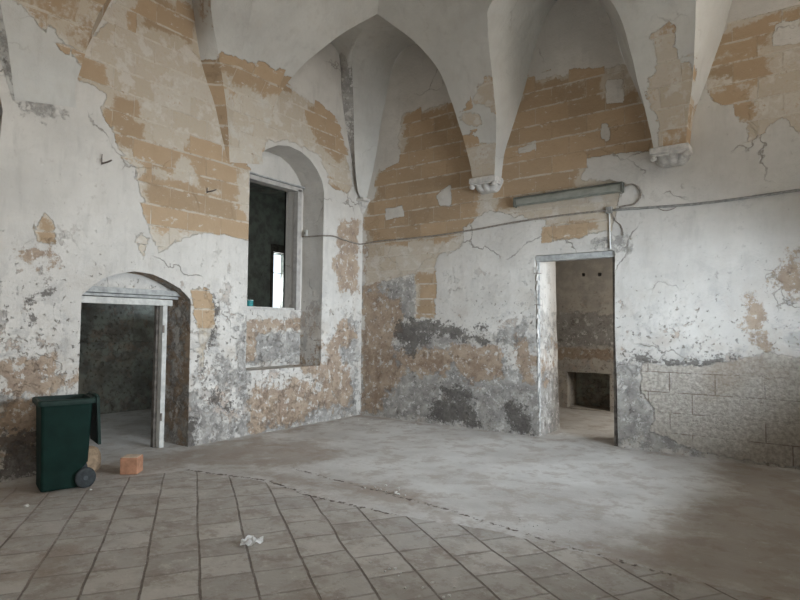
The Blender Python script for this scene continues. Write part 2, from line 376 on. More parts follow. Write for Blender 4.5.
# ------------------------------------------------------------------ where plaster has fallen, plus one painted shadow line (wall coordinates: metres along the wall, height)
PATCH_LEFT={
 'stone':[[(-5.12,4.59),(-5.02,4.89),(-4.86,5.15),(-4.66,5.52),(-4.27,6.1),(-3.55,6.48),(-3.47,5.81),(-3.42,5.27),(-3.18,4.62),(-2.99,3.97),(-2.81,3.96),(-2.63,3.91),(-2.6,2.83),(-2.96,2.9),(-3.34,2.88),(-3.69,2.78),(-3.89,2.61),(-4.02,2.56),(-4.11,2.77),(-4.25,3.07),(-4.34,3.26),(-4.36,3.57),(-4.6,3.7),(-4.7,3.91),(-4.82,4.11),(-4.8,4.3),(-5.06,4.38),(-5.15,4.43)],[(-3.12,5.57),(-2.44,5.56),(-2.1,5.49),(-1.64,5.41),(-1.17,5.36),(-0.74,5.25),(-0.58,4.94),(-0.38,4.53),(-0.28,4.09),(-0.42,3.94),(-1.0,4.05),(-0.9,4.23),(-1.2,4.5),(-1.84,4.58),(-2.3,4.46),(-2.41,4.24),(-2.95,3.84),(-3.15,4.8)],[(-5.37,2.84),(-5.24,2.68),(-5.26,2.47),(-5.44,2.47),(-5.46,2.6)],[(-4.28,2.68),(-4.21,2.66),(-4.24,2.48),(-4.3,2.52)],[(-5.61,5.05),(-5.18,5.38),(-5.17,5.01),(-5.4,4.95),(-5.54,5.0)],[(-3.55,2.07),(-3.43,2.15),(-3.25,2.01),(-3.19,1.61),(-3.29,1.33),(-3.35,0.97),(-3.42,1.27),(-3.47,1.61)]],
 'gold':[[(-4.72,4.39),(-4.36,4.4),(-4.35,4.16),(-4.24,4.16),(-4.23,3.91),(-3.85,3.89),(-3.86,3.6),(-4.27,3.61),(-4.39,3.71),(-4.53,3.74),(-4.7,3.74),(-4.7,3.91),(-4.8,3.93),(-4.8,4.12),(-4.72,4.14)],[(-5.11,4.63),(-4.8,4.64),(-4.79,4.41),(-5.15,4.41)],[(-5.54,5.09),(-5.18,5.38),(-5.19,5.03),(-5.52,5.0)],[(-4.34,5.74),(-4.11,5.92),(-3.53,5.79),(-3.55,5.29),(-3.94,5.3),(-4.44,5.26),(-4.48,5.39),(-4.33,5.5)],[(-4.19,3.49),(-3.28,3.48),(-2.87,3.42),(-2.64,3.09),(-2.64,2.87),(-3.04,2.88),(-3.37,2.91),(-4.03,2.84),(-4.23,3.1),(-4.31,3.27)],[(-3.54,3.43),(-3.48,3.99),(-3.05,3.89),(-2.81,3.93),(-2.8,3.5)],[(-3.64,4.15),(-3.24,4.08),(-3.07,3.95),(-3.55,3.77),(-3.74,3.92)],[(-2.96,5.45),(-2.44,5.53),(-1.82,5.48),(-1.73,5.34),(-2.28,5.22),(-2.84,5.2),(-2.99,5.29)],[(-1.53,5.35),(-1.17,5.36),(-0.74,5.21),(-0.63,4.92),(-0.51,4.59),(-0.75,4.44),(-1.28,4.74),(-1.4,4.96)],[(-2.96,4.13),(-2.41,4.12),(-2.37,4.28),(-2.29,4.02),(-2.63,3.91),(-2.95,3.9)],[(-1.0,4.12),(-0.31,4.12),(-0.37,3.93),(-0.99,3.95)],[(-3.55,2.07),(-3.43,2.15),(-3.25,2.01),(-3.22,1.65),(-3.36,1.54),(-3.49,1.67)],[(-5.42,2.79),(-5.24,2.68),(-5.27,2.47),(-5.43,2.47)]],
 'ochre':[[(-5.73,1.19),(-5.51,1.24),(-5.26,1.23),(-5.23,1.02),(-5.0,1.0),(-4.97,0.84),(-5.45,0.86),(-5.72,0.85)],[(-5.64,2.35),(-5.29,2.43),(-5.25,2.3),(-5.59,2.25)],[(-0.46,1.79),(-0.84,1.28),(-1.12,0.84),(-1.11,0.3),(-0.43,0.16),(-0.19,0.37),(-0.25,0.64),(-0.58,1.19),(-0.15,1.45)],[(-5.72,0.83),(-5.35,0.81),(-5.31,0.2),(-5.7,0.3)],[(-0.63,3.45),(-0.13,3.56),(-0.11,2.27),(-0.55,2.14),(-0.74,2.59)],[(-1.55,1.3),(-1.04,1.37),(-1.03,0.78),(-1.54,0.81)],[(-2.54,0.69),(-1.53,0.73),(-0.82,0.43),(-1.52,0.01),(-2.53,0.07)]],
 'grey':[[(-5.72,0.86),(-4.94,0.78),(-4.91,-0.15),(-5.69,0.02)],[(-3.14,1.12),(-2.94,1.11),(-2.85,0.9),(-2.93,0.73),(-3.07,0.84)],[(-0.69,1.4),(-0.46,1.75),(-0.13,1.72),(-0.11,0.96),(-0.44,0.92)],[(-3.54,0.68),(-3.14,0.43),(-3.08,-0.05),(-3.58,-0.04)],[(-3.33,1.54),(-3.17,1.54),(-3.17,1.33),(-3.29,1.33)],[(-5.64,4.28),(-5.35,4.33),(-5.32,3.93),(-5.57,3.85)],[(-2.75,1.68),(-2.64,1.69),(-2.54,0.51),(-2.72,0.53)],[(-0.44,0.65),(-0.11,0.72),(-0.1,-0.0),(-0.48,0.04)],[(-3.13,0.23),(-1.53,0.33),(-0.43,0.3),(-0.43,0.09),(-1.52,-0.04),(-3.13,-0.01)]],
 'black':[[(-3.25,2.05),(-3.2,2.0),(-3.14,1.61),(-3.26,1.33),(-3.33,0.97),(-3.36,0.97),(-3.29,1.33),(-3.21,1.62)],[(-3.28,0.82),(-3.2,0.74),(-3.03,0.56),(-3.06,0.51),(-3.22,0.54)],[(-5.34,2.02),(-5.27,2.03),(-5.29,1.91),(-5.35,1.92)],[(-4.35,3.54),(-3.99,3.6),(-4.01,3.36),(-4.18,3.35),(-4.32,3.39)],[(-5.49,1.85),(-5.44,1.64),(-5.47,1.62),(-5.51,1.75)],[(-5.71,0.52),(-5.32,0.47),(-5.3,-0.01),(-5.69,0.07)],[(-2.98,0.53),(-2.89,0.55),(-2.91,0.44),(-2.99,0.45)],[(-3.63,0.36),(-3.48,0.34),(-3.47,-0.02),(-3.62,-0.02)]],
}
PATCH_BACK={
 'stone':[[(0.93,5.37),(1.29,5.36),(1.68,5.4),(2.03,5.34),(2.65,5.65),(3.3,5.42),(3.74,5.4),(4.41,5.27),(4.89,5.28),(5.25,4.23),(5.06,4.0),(4.68,3.98),(4.2,3.99),(4.11,3.76),(4.64,3.63),(4.63,3.43),(4.49,2.94),(4.37,2.94),(3.51,2.89),(3.51,3.19),(3.05,3.31),(2.55,3.49),(2.11,3.2),(2.11,2.95),(1.69,2.8),(1.58,2.55),(1.62,1.72),(1.19,1.76),(1.17,2.52),(0.1,2.37),(0.03,3.96),(0.22,3.97),(0.35,4.47),(0.42,4.81),(0.8,4.76)],[(5.8,5.29),(5.96,5.48),(6.68,5.47),(7.14,5.44),(7.1,3.75),(6.64,3.89),(6.47,4.12),(6.3,3.98),(6.11,3.85),(6.07,4.19),(5.99,4.36),(5.84,4.48),(5.67,4.59),(5.62,5.08)],[(6.32,5.44),(6.68,5.47),(6.96,5.41),(6.95,4.94),(6.41,5.04)]],
 'gold':[[(1.01,5.3),(1.29,5.33),(2.11,5.37),(2.35,3.83),(2.35,3.26),(1.69,3.07),(0.09,3.15),(0.12,3.85),(0.44,4.46),(0.93,4.74)],[(3.3,5.44),(4.41,5.27),(4.43,4.88),(4.89,5.0),(5.13,3.99),(4.61,4.04),(4.13,4.02),(3.98,3.53),(2.71,3.43),(2.79,4.57)],[(3.57,3.18),(4.33,3.2),(4.37,2.96),(3.54,2.91)],[(5.8,5.35),(6.68,5.41),(6.67,5.29),(6.42,5.3),(6.41,5.03),(6.11,5.07),(5.79,5.06)],[(5.62,5.05),(6.37,4.99),(6.36,4.62),(5.61,4.75)],[(1.19,2.52),(1.62,2.5),(1.62,1.72),(1.24,1.72)],[(5.61,4.59),(6.1,4.56),(6.13,4.21),(5.85,4.48)]],
 'white':[[(0.5,3.75),(0.9,3.76),(0.94,3.56),(0.55,3.53)],[(3.07,4.39),(3.39,4.45),(3.42,4.29),(3.1,4.26)],[(4.45,5.11),(4.65,5.06),(4.65,4.76),(4.44,4.78)],[(4.36,4.51),(4.48,4.49),(4.48,4.23),(4.33,4.26)],[(6.42,5.3),(6.67,5.29),(6.67,5.0),(6.41,5.04)],[(1.61,3.83),(1.88,3.96),(1.92,3.62),(1.69,3.66)],[(4.13,4.05),(4.87,4.03),(5.06,3.86),(4.61,3.8),(4.2,3.75)],[(0.39,4.84),(0.85,4.76),(0.85,4.52),(0.4,4.43)]],
 'ochre':[[(0.05,2.28),(0.83,2.08),(0.92,1.55),(0.71,1.28),(0.89,0.76),(0.45,0.12),(0.04,0.04)],[(1.84,1.31),(2.79,1.34),(2.79,0.87),(2.36,0.69),(1.99,0.88)],[(3.08,1.49),(3.36,1.35),(3.38,0.76),(3.19,0.82),(2.99,1.19)],[(0.77,1.2),(1.89,1.23),(1.9,0.87),(0.89,0.82)],[(6.06,2.01),(6.16,2.03),(6.26,1.72),(6.27,1.36),(6.59,1.2),(6.3,1.18),(6.15,1.42),(6.08,1.66)],[(6.47,2.55),(6.62,2.54),(6.61,2.07),(6.39,2.14)],[(6.19,1.06),(6.68,1.15),(6.66,0.12),(6.28,0.19),(6.13,0.52)],[(0.03,3.54),(0.27,3.52),(0.42,2.81),(0.38,2.27),(0.05,2.28)]],
 'grey':[[(0.02,1.27),(1.3,1.38),(2.27,1.24),(3.12,0.94),(3.44,0.83),(3.47,-0.04),(2.45,-0.01),(0.04,0.01)],[(0.77,1.72),(1.7,1.56),(2.45,1.33),(3.29,1.75),(3.32,1.35),(1.8,1.26),(0.88,1.2)],[(4.54,1.17),(4.84,1.13),(4.86,0.76),(4.96,0.53),(4.83,0.13),(4.53,0.04)],[(-0.05,2.37),(1.19,2.5),(1.19,1.72),(0.88,1.64),(0.01,1.91)],[(4.83,0.32),(5.55,0.46),(5.6,0.1),(4.83,0.02)],[(4.26,2.85),(4.67,2.89),(4.73,2.68),(4.53,2.69)]],
 'black':[[(0.7,1.69),(1.19,1.72),(1.99,1.64),(2.17,1.56),(2.41,1.47),(2.62,1.41),(2.55,1.34),(2.23,1.37),(1.8,1.49),(1.4,1.38),(1.14,1.1),(0.84,1.37)],[(2.34,1.6),(2.55,1.64),(2.52,1.57),(2.39,1.53)],[(1.55,0.39),(2.27,0.41),(2.48,0.07),(1.71,0.04),(1.51,0.18)],[(2.88,0.42),(3.04,0.51),(3.28,0.31),(3.31,0.01),(2.99,0.05)],[(1.71,0.65),(2.27,0.6),(2.36,0.42),(1.8,0.41)],[(4.61,1.25),(5.44,1.19),(5.94,1.26),(5.94,1.21),(5.44,1.13),(4.84,1.13)]],  # the last thin strip paints the shadow line below the smooth plaster
 'pit':[[(4.84,1.13),(5.56,1.14),(5.99,1.23),(6.28,1.34),(6.68,1.24),(6.66,0.01),(5.54,0.06),(4.96,0.27),(5.02,0.54),(4.86,0.76)]],
}
PATCH_SPRING=[[(2.53,5.01),(2.67,5.1),(2.8,5.25),(2.95,5.28),(3.35,4.76),(3.27,4.19),(2.95,4.82),(2.8,4.95)],[(2.33,4.86),(2.44,4.93),(2.69,4.86),(2.69,4.68),(2.39,4.74)],[(2.15,4.6),(3.26,4.39),(3.26,3.64),(2.15,3.79)],[(5.18,5.23),(5.38,5.3),(5.41,5.24),(5.44,4.93),(5.62,4.94),(5.67,4.0),(5.16,3.98),(5.06,4.77),(5.19,4.84)],[(6.07,5.28),(6.27,5.22),(6.26,5.02),(6.07,5.08)]]

# ------------------------------------------------------------------ walls
DOOR_A = [(-4.96, -.1), (-4.96, 1.93), (-4.76, 2.12), (-4.60, 2.20), (-4.35, 2.255), (-4.12, 2.24), (-3.94, 2.18), (-3.72, 2.08), (-3.56, 1.94), (-3.55, -.1)]
NICHE_A = [(-2.63, .94), (-2.63, 3.88), (-2.55, 4.05), (-2.45, 4.19), (-2.32, 4.31), (-2.1, 4.43), (-1.86, 4.48), (-1.6, 4.46), (-1.39, 4.38), (-1.22, 4.25), (-1.09, 4.08), (-1.04, 3.9), (-1.06, .94)]
DOOR_B = [(3.43, -.1), (3.40, .6), (3.385, 1.4), (3.365, 2.2), (3.36, 2.69), (4.53, 2.69), (4.52, 1.6), (4.54, .8), (4.545, -.1)]
left3d = lambda u, z, d: (-d, u, z)
back3d = lambda u, z, d: (u, d, z)
NICHE_L = [(-7.3, 2.2), (-7.3, 4.0), (-7.0, 4.35), (-6.6, 4.48), (-6.2, 4.42), (-6.0, 4.27), (-5.86, 4.05), (-5.80, 3.8), (-5.84, 3.0), (-5.9, 2.2)]
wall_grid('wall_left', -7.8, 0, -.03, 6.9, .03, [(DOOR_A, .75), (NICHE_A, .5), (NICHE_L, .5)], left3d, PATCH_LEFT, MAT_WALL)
wall_grid('wall_back', 0, W, -.03, 6.9, .03, [(DOOR_B, .87)], back3d, PATCH_BACK, MAT_WALL)
slab('wall_left_rear', -L, -7.8, 0, 6.9, [], left3d, .1, MAT_WALL)
slab('wall_right', -L, 0, 0, 6.9, [(-b, -a, c, d) for a, b, c, d in HOLES_RIGHT], lambda u, z, d: (W+d, u, z), 1.1, MAT_WALL)
slab('wall_front', 0, W, 0, 6.9, HOLES_FRONT, lambda u, z, d: (u, -L-d, z), .7, MAT_WALL)

# niche back with the window opening, and the infill above the door frame
NB = dict(ochre=[[(-2.7, 1.45), (-1.0, 1.55), (-1.0, 1.75), (-2.2, 1.68), (-2.7, 1.75)], [(-2.6, 1.0), (-2.0, 1.0), (-2.1, 1.6), (-2.4, 1.7)]],
          grey=[[(-2.2, 1.0), (-1.1, 1.0), (-1.1, 1.5), (-2.1, 1.5)]])
slab('wall_niche_back', -2.75, -.95, .85, 4.6, [(-2.62, -1.20, 1.88, 3.98)], lambda u, z, d: (-.5-d, u, z), .30, MAT_WALL, NB, .05)

slab('wall_blind_niche_back', -7.4, -5.6, 2.1, 4.6, [], lambda u, z, d: (-.5-d, u, z), .1, MAT_WALL, dict(grey=[[(-7.4, 2), (-5.6, 2), (-5.6, 4.7), (-7.4, 4.7)]]), .1)
slab('wall_door_infill', -5.02, -3.50, 2.04, 2.34, [], lambda u, z, d: (-.25-d, u, z), .12, MAT_WALL, {}, .05)

# ------------------------------------------------------------------ vault with lunettes
WALLARC = [(3.95, .20), (4.33, .25), (4.76, .40), (5.3, .59), (5.7, .70), (6.15, .86), (6.45, 1.05)]
CORNARC = [(3.95, .08), (4.67, .28), (5.7, .50), (6.3, .66), (6.56, .9)]
GROIN = [(3.95, .19, .22), (4.2, .225, .26), (4.4, .26, .30), (4.6, .29, .36), (4.8, .33, .43), (5.0, .35, .53), (5.2, .38, .64), (5.4, .41, .75), (5.6, .47, .90), (5.8, .59, 1.07), (6.0, .76, 1.20), (6.2, .98, 1.33)]
CREASE = [(3.95, .19, .22), (4.2, .22, .26), (4.4, .25, .30), (4.6, .29, .37), (4.8, .32, .43), (5.0, .35, .55), (5.2, .38, .66), (5.4, .40, .75), (5.6, .45, .92), (5.8, .57, 1.20), (5.95, .72, 1.38)]
D0, ZP, ZC = 1.43, 6.39, 6.62
co, wcs, M1, M2, faces = [], [], [], [], []
def surf(ca, cb, na, nb, wcf, mf, samp=True):
    """surface between two curves; mf(p, wc) -> (stone, gold, ochre, grey)"""
    A = smooth_curve(ca, na) if samp else [Vector(p) for p in ca]; B = smooth_curve(cb, na) if samp else [Vector(p) for p in cb]; na = len(A); base = len(co)
    for i in range(na):
        for j in range(nb):
            p = A[i].lerp(B[j*0+i], j/(nb-1)); co.append(tuple(p)); w = wcf(p); wcs.append((w[0], w[1], 0))
            s = mf(p, w); M1.append(s[:3]); M2.append((s[3], 0, 0))
    for i in range(na-1):
        for j in range(nb-1):
            a = base+i*nb+j; faces.append([a, a+1, a+nb+1, a+nb])
nov = lambda p, w: (0, 0, 0, 0)
def sd1(x, z, polys):
    X = np.array([x]); Z = np.array([z]); return float(mask(X, Z, polys)[0])
def spring_mask(p, w): return (sd1(p.x, p.z, PATCH_SPRING), .25, 0, 0)
def a_front(p, w):
    y = p.y; line = 5.30 if y < -3.0 else 5.30-(y+3.0)*-.12
    s = min(1, max(0, .5+(line-p.z)/.2)); g = min(1, max(0, .5+(p.z-(line-.28))/.3))
    if y < -4: s = min(1, max(0, .5+(p.z-4.72-.5*(-5.35-y))/.3)); g = s*.75
    return (s, g, 0, 0)
def a_strip(p, w):
    s = min(1, max(0, .5+(5.25-p.z)/.12))
    return ((s, 1, .3, 0) if p.y > -4.2 else (0, 0, 0, .45))  # grey on the far springer's strip paints in its shade
def side(T, length, springers, kind, corner_lo=None, corner_hi=None):
    """T(u, d, z) -> world. Lunette surfaces and springers along one wall."""
    n = len(springers); cent = [D0]+[(a+b)/2 for a, b in zip(springers[:-1], springers[1:])]+[length-D0]
    gen_corner = lambda sgn, u0: [T(u0+sgn*a, a, z) for a, z in ((.08, 3.95), (.2, 4.8), (.33, 5.6), (.62, 6.12))]
    def P(i): return T(cent[i], D0, ZP)
    def crown(i):
        c = cent[i]
        return T(c-.07 if (i == 0) else c, 0, ZC)
    wcf = (lambda p: (p.x+p.y*.5, p.z))
    wf = (lambda p: (p.x, p.z)) if kind == 'B' else (lambda p: (p.y, p.z))
    for i, c in enumerate(springers):
        if kind == 'A':
            wl = [T(c+a, 0, z) for z, a in ((3.93, .30), (4.6, .52), (5.26, .79), (6.01, .95), (6.4, 1.12))]+[crown(i+1)]
            S = [T(c+a, d, z) for d, a, z in ((.01, .28, 3.93), (.12, .43, 4.6), (.22, .65, 5.26), (.50, 1.0, 5.76), (.9, 1.2, 6.1))]+[P(i+1)]
            C2 = [T(c+a, d, z) for d, a, z in ((.012, .26, 3.94), (.08, .28, 4.8), (.14, .30, 5.0), (.30, .38, 5.2), (.42, .42, 5.4), (.62, .50, 5.6), (.9, .66, 5.8), (1.14, .9, 6.07))]+[P(i+1)]
            Rr = [T(c+a, d, z) for d, a, z in ((.01, -.33, 4.05), (.02, -.30, 4.26), (.06, -.36, 4.59), (.16, -.41, 4.98), (.29, -.45, 5.2), (.40, -.54, 5.4), (.63, -.61, 5.6), (.88, -.75, 5.82), (1.1, -.93, 6.05))]+[P(i)]
            wr = [T(c-a, 0, z) for z, a in ((4.05, .26), (4.6, .36), (5.26, .60), (6.0, .85), (6.4, 1.05))]+[crown(i)]
            # u grows away from the corner: "left" in the picture is larger u
            surf(wl, S, 60, 10, wf, a_strip); surf(S, C2, 60, 14, wf, a_front); surf(C2, Rr, 60, 40, wf, a_front); surf(Rr, wr, 50, 10, wf, a_front)
        else:
            aw = lambda sg, k: [T(c+sg*a, 0, z) for z, a in WALLARC]+[crown(k)]
            g = lambda sg, k: [T(c+sg*a, d, z) for z, a, d in (GROIN if sg < 0 else CREASE)]+[P(k)]
            mf = spring_mask if kind == 'B' else nov
            surf(aw(-1, i), g(-1, i), 50, 14, wcf, nov); surf(aw(1, i+1), g(1, i+1), 50, 14, wcf, (lambda p, w: (sd1(p.x, p.z, PATCH_SPRING)*(.8 if p.x > 5 else 0), .6, 0, 0)) if kind == 'B' else nov)
            surf(g(-1, i), g(1, i+1), 60, 40, wf, mf)
    # corner halves
    for end, k, sg, u0, cg in ((0, 0, 1, 0, corner_lo), (1, n, -1, length, corner_hi)):
        arc = [T(u0+sg*a, 0, z) for z, a in CORNARC]+[crown(k)]
        if kind == 'A' and end == 0: arc = [T(a, 0, z) for z, a in ((3.94, .11), (4.8, .38), (5.65, .61), (6.25, .67), (6.52, .8))]+[crown(k)]
        G = (cg if cg else gen_corner(sg, u0))+[P(k)]
        surf(arc, G, 60, 16, wcf, (lambda p, w: (0, 0, 0, .75 if (p.x < .2 and p.y > -.75 and p.z < 6.45) else 0)) if kind == 'A' and end == 0 else nov)  # corner strip coloured grey to stand in for its shade
GC = [(.03, -.09, 3.95), (.10, -.29, 4.15), (.12, -.40, 4.8), (.13, -.45, 5.6), (.17, -.54, 6.15), (.36, -.74, 6.40), (.85, -1.08, 6.46)]
side(lambda u, d, z: (u, -d, z), W, [2.62, 5.28], 'B', GC)
side(lambda u, d, z: (d, -u, z), L, [2.72, 5.42, 8.10], 'A', GC)
side(lambda u, d, z: (u, -L+d, z), W, [2.62, 5.28], 'C')
side(lambda u, d, z: (W-d, -u, z), L, [2.72, 5.42, 8.10], 'D')
RING = [(D0, ZP), (1.75, 6.74), (2.1, 7.02), (2.6, 7.32), (3.2, 7.52), (3.9699, 7.6)]
rc = smooth_curve([(d, 0, z) for d, z in RING], 24)
for c0, c1 in (((0, 0), (1, 0)), ((1, 0), (1, 1)), ((1, 1), (0, 1)), ((0, 1), (0, 0))):
    def cr(c): return [(v.x if c[0] == 0 else W-v.x, -v.x if c[1] == 0 else -L+v.x, v.z) for v in rc]
    surf(cr(c0), cr(c1), 24, 60, lambda p: (p.x, 6-p.y), nov, samp=False)
me = bpy.data.meshes.new('ceiling'); me.from_pydata(co, [], faces); me.update()
set_attrs(me, np.array(wcs), np.array(M1, float), np.array(M2, float))
for p in me.polygons: p.use_smooth = True
structure(link('ceiling', me, MAT_VAULT))

# ------------------------------------------------------------------ rooms beyond the openings
SX = -4.0                                # far wall of the storeroom
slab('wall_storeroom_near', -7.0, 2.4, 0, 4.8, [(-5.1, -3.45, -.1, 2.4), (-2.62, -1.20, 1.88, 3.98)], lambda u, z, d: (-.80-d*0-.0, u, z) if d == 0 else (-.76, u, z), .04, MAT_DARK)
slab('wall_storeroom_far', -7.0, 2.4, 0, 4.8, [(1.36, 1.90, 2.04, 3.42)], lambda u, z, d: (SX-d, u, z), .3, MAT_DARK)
slab('wall_storeroom_left', SX, -.76, 0, 4.8, [(-3.3, -1.9, 1.8, 3.2)], lambda u, z, d: (u, -7.0-d, z), .1, MAT_DARK)  # opening added to admit the storeroom fill lamp
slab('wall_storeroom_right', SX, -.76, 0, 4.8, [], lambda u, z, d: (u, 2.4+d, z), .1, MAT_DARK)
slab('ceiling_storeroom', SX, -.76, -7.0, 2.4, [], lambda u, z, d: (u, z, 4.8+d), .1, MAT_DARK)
bm = bmesh.new(); box(bm, (SX, -7.0, 0), (SX+.40, -.5, 1.28)); 
o = from_bm('trim_1', bm, MAT_DARK); structure(o)
bm = bmesh.new(); box(bm, (SX, -7.0, 1.28), (SX+.16, -2.22, 4.6)); structure(from_bm('trim_2', bm, MAT_DARK))
BX0, BX1, BY0, BY1, BZ = 1.7, 5.9, .87, 3.2, 3.5
ROOMP = dict(ochre=[[(1.7, 1.0), (5.9, 1.0), (5.9, 1.2), (1.7, 1.2)]], grey=[[(1.7, 1.25), (5.9, 1.25), (5.9, 1.9), (1.7, 1.9)]])
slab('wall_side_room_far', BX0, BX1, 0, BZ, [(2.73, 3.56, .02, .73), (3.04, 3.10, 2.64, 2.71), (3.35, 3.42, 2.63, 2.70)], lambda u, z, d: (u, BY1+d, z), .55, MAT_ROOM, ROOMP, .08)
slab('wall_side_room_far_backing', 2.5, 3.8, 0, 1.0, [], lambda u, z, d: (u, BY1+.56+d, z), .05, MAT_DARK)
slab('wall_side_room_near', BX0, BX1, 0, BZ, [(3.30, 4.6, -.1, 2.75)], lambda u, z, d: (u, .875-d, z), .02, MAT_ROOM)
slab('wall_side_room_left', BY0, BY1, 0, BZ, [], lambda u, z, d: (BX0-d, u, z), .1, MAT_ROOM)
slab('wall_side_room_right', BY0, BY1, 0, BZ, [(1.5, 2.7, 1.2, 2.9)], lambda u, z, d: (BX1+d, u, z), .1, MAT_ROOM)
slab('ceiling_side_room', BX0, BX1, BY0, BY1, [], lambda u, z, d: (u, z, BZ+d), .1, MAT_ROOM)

# ------------------------------------------------------------------ floor
def floor_material():
    s = NT('worn_floor'); pos = s.n('ShaderNodeTexCoord').outputs['Object']
    at = s.n('ShaderNodeAttribute', attribute_name='m1'); sp = s.n('ShaderNodeSeparateColor'); s.l(at.outputs['Color'], sp.inputs[0])
    slabm, dust_shade_m, crackm = sp.outputs
    nb = s.noise(pos, .9, 5, .6); nm = s.noise(pos, 3.5, 6, .62); nf = s.noise(pos, 18, 5, .65); nx = s.noise(pos, 70, 3)
    nz = s.n('ShaderNodeTexNoise'); s.l(pos, nz.inputs['Vector']); nz.inputs['Scale'].default_value = 1.6; nz.inputs['Detail'].default_value = 5
    dv = s.n('ShaderNodeVectorMath', operation='MULTIPLY_ADD'); s.l(nz.outputs['Color'], dv.inputs[0]); dv.inputs[1].default_value = (.05, .05, 0); s.l(pos, dv.inputs[2])
    v = s.map(dv.outputs[0], rot=math.radians(34), loc=(0.05, .145, 0))
    br = s.n('ShaderNodeTexBrick'); s.l(v, br.inputs['Vector']); br.offset = .43; br.offset_frequency = 3
    br.inputs['Color1'].default_value = (0, 0, 0, 1); br.inputs['Color2'].default_value = (1, 1, 1, 1); br.inputs['Mortar'].default_value = (.5, .5, .5, 1)
    br.inputs['Scale'].default_value = 1; br.inputs['Mortar Size'].default_value = .011; br.inputs['Mortar Smooth'].default_value = .5
    br.inputs['Brick Width'].default_value = .345; br.inputs['Row Height'].default_value = .333
    sv0 = s.n('ShaderNodeSeparateXYZ'); s.l(pos, sv0.inputs[0])
    # the long joints (open, wide) and the tight cross joints
    sv = s.n('ShaderNodeSeparateXYZ'); s.l(v, sv.inputs[0])
    fr = s.math('FRACT', s.math('DIVIDE', sv.outputs[1], .333)); ed = s.math('MINIMUM', fr, s.math('SUBTRACT', 1., fr))
    ed2 = s.math('ADD', ed, s.math('MULTIPLY', s.math('SUBTRACT', s.noise(pos, 14, 5, .7), .5), .07))
    longj = s.math('MULTIPLY', s.step(ed2, .026, .006), s.step(s.math('ADD', s.noise(pos, 2.6, 6, .65), s.math('MULTIPLY', s.math('SUBTRACT', sv0.outputs[0], 2.6), .05)), .36, .54, .1, 1.))
    mort = s.math('MULTIPLY', br.outputs[1], s.step(s.noise(pos, 4, 5, .7), .35, .5, .35, 1.))
    S = s.step(s.math('ADD', slabm, s.math('MULTIPLY', s.math('SUBTRACT', nm, .5), .6)), .45, .55)
    slabc = s.mix(br.outputs[0], (.345, .315, .28), (.475, .44, .395))
    slabc = s.mix(s.math('MULTIPLY', s.step(nm, .45, .65), .5), slabc, (.27, .225, .185))
    slabc = s.mix(s.math('MULTIPLY', s.step(s.noise(pos, 9, 9, .75), .53, .66), .55), slabc, (.55, .51, .46))
    slabc = s.mix(s.math('MULTIPLY', s.step(nb, .45, .62), .35), slabc, (.40, .385, .365))
    slabc = s.mix(s.step(s.noise(pos, 5, 10, .76), .50, .60, 0., .55), slabc, (.24, .195, .16)); slabc = s.mix(s.math('MULTIPLY', mort, .42), slabc, (.18, .14, .11)); slabc = s.mix(s.math('MULTIPLY', longj, .8), slabc, (.13, .10, .08))
    conc = s.mix(s.step(nb, .35, .65), (.43, .405, .375), (.56, .54, .51))
    conc = s.mix(s.math('MULTIPLY', s.step(s.noise(pos, 3, 9, .72), .48, .60), .6), conc, (.34, .29, .245))
    conc = s.mix(s.math('MULTIPLY', s.step(nf, .6, .72), .3), conc, (.62, .60, .57))
    col = s.mix(S, conc, slabc)
    D = s.step(s.math('ADD', dust_shade_m, s.math('MULTIPLY', s.math('SUBTRACT', s.noise(pos, 2.2, 8, .7), .5), 2.4)), .35, .95)
    col = s.mix(s.math('MULTIPLY', D, .6), col, s.mix(nm, (.17, .12, .085), (.33, .26, .20)))
    spk = s.step(s.noise(pos, 26, 4, .75), .67, .70); col = s.mix(s.math('MULTIPLY', spk, .7), col, (.66, .64, .60))
    col = s.mix(s.step(s.math('ADD', crackm, s.math('MULTIPLY', s.math('SUBTRACT', nf, .5), 1.6)), .45, .65), col, (.10, .075, .06))  # dark lines along the floor cracks
    s.l(col, s.b.inputs['Base Color']); s.l(s.step(nm, .3, .7, .55, .85), s.b.inputs['Roughness']); s.b.inputs['Specular IOR Level'].default_value = .35
    h = s.math('SUBTRACT', s.math('MULTIPLY', nm, 1.0), s.math('MULTIPLY', s.math('MULTIPLY', S, s.math('MAXIMUM', mort, longj)), .8))
    h = s.math('ADD', h, s.math('MULTIPLY', nf, .35)); h = s.math('ADD', h, s.math('MULTIPLY', nx, .12))
    h = s.math('ADD', h, s.math('MULTIPLY', s.math('MULTIPLY', S, br.outputs[0]), .4))
    s.bump(h, .012)
    return s.m
MAT_FLOOR = floor_material()
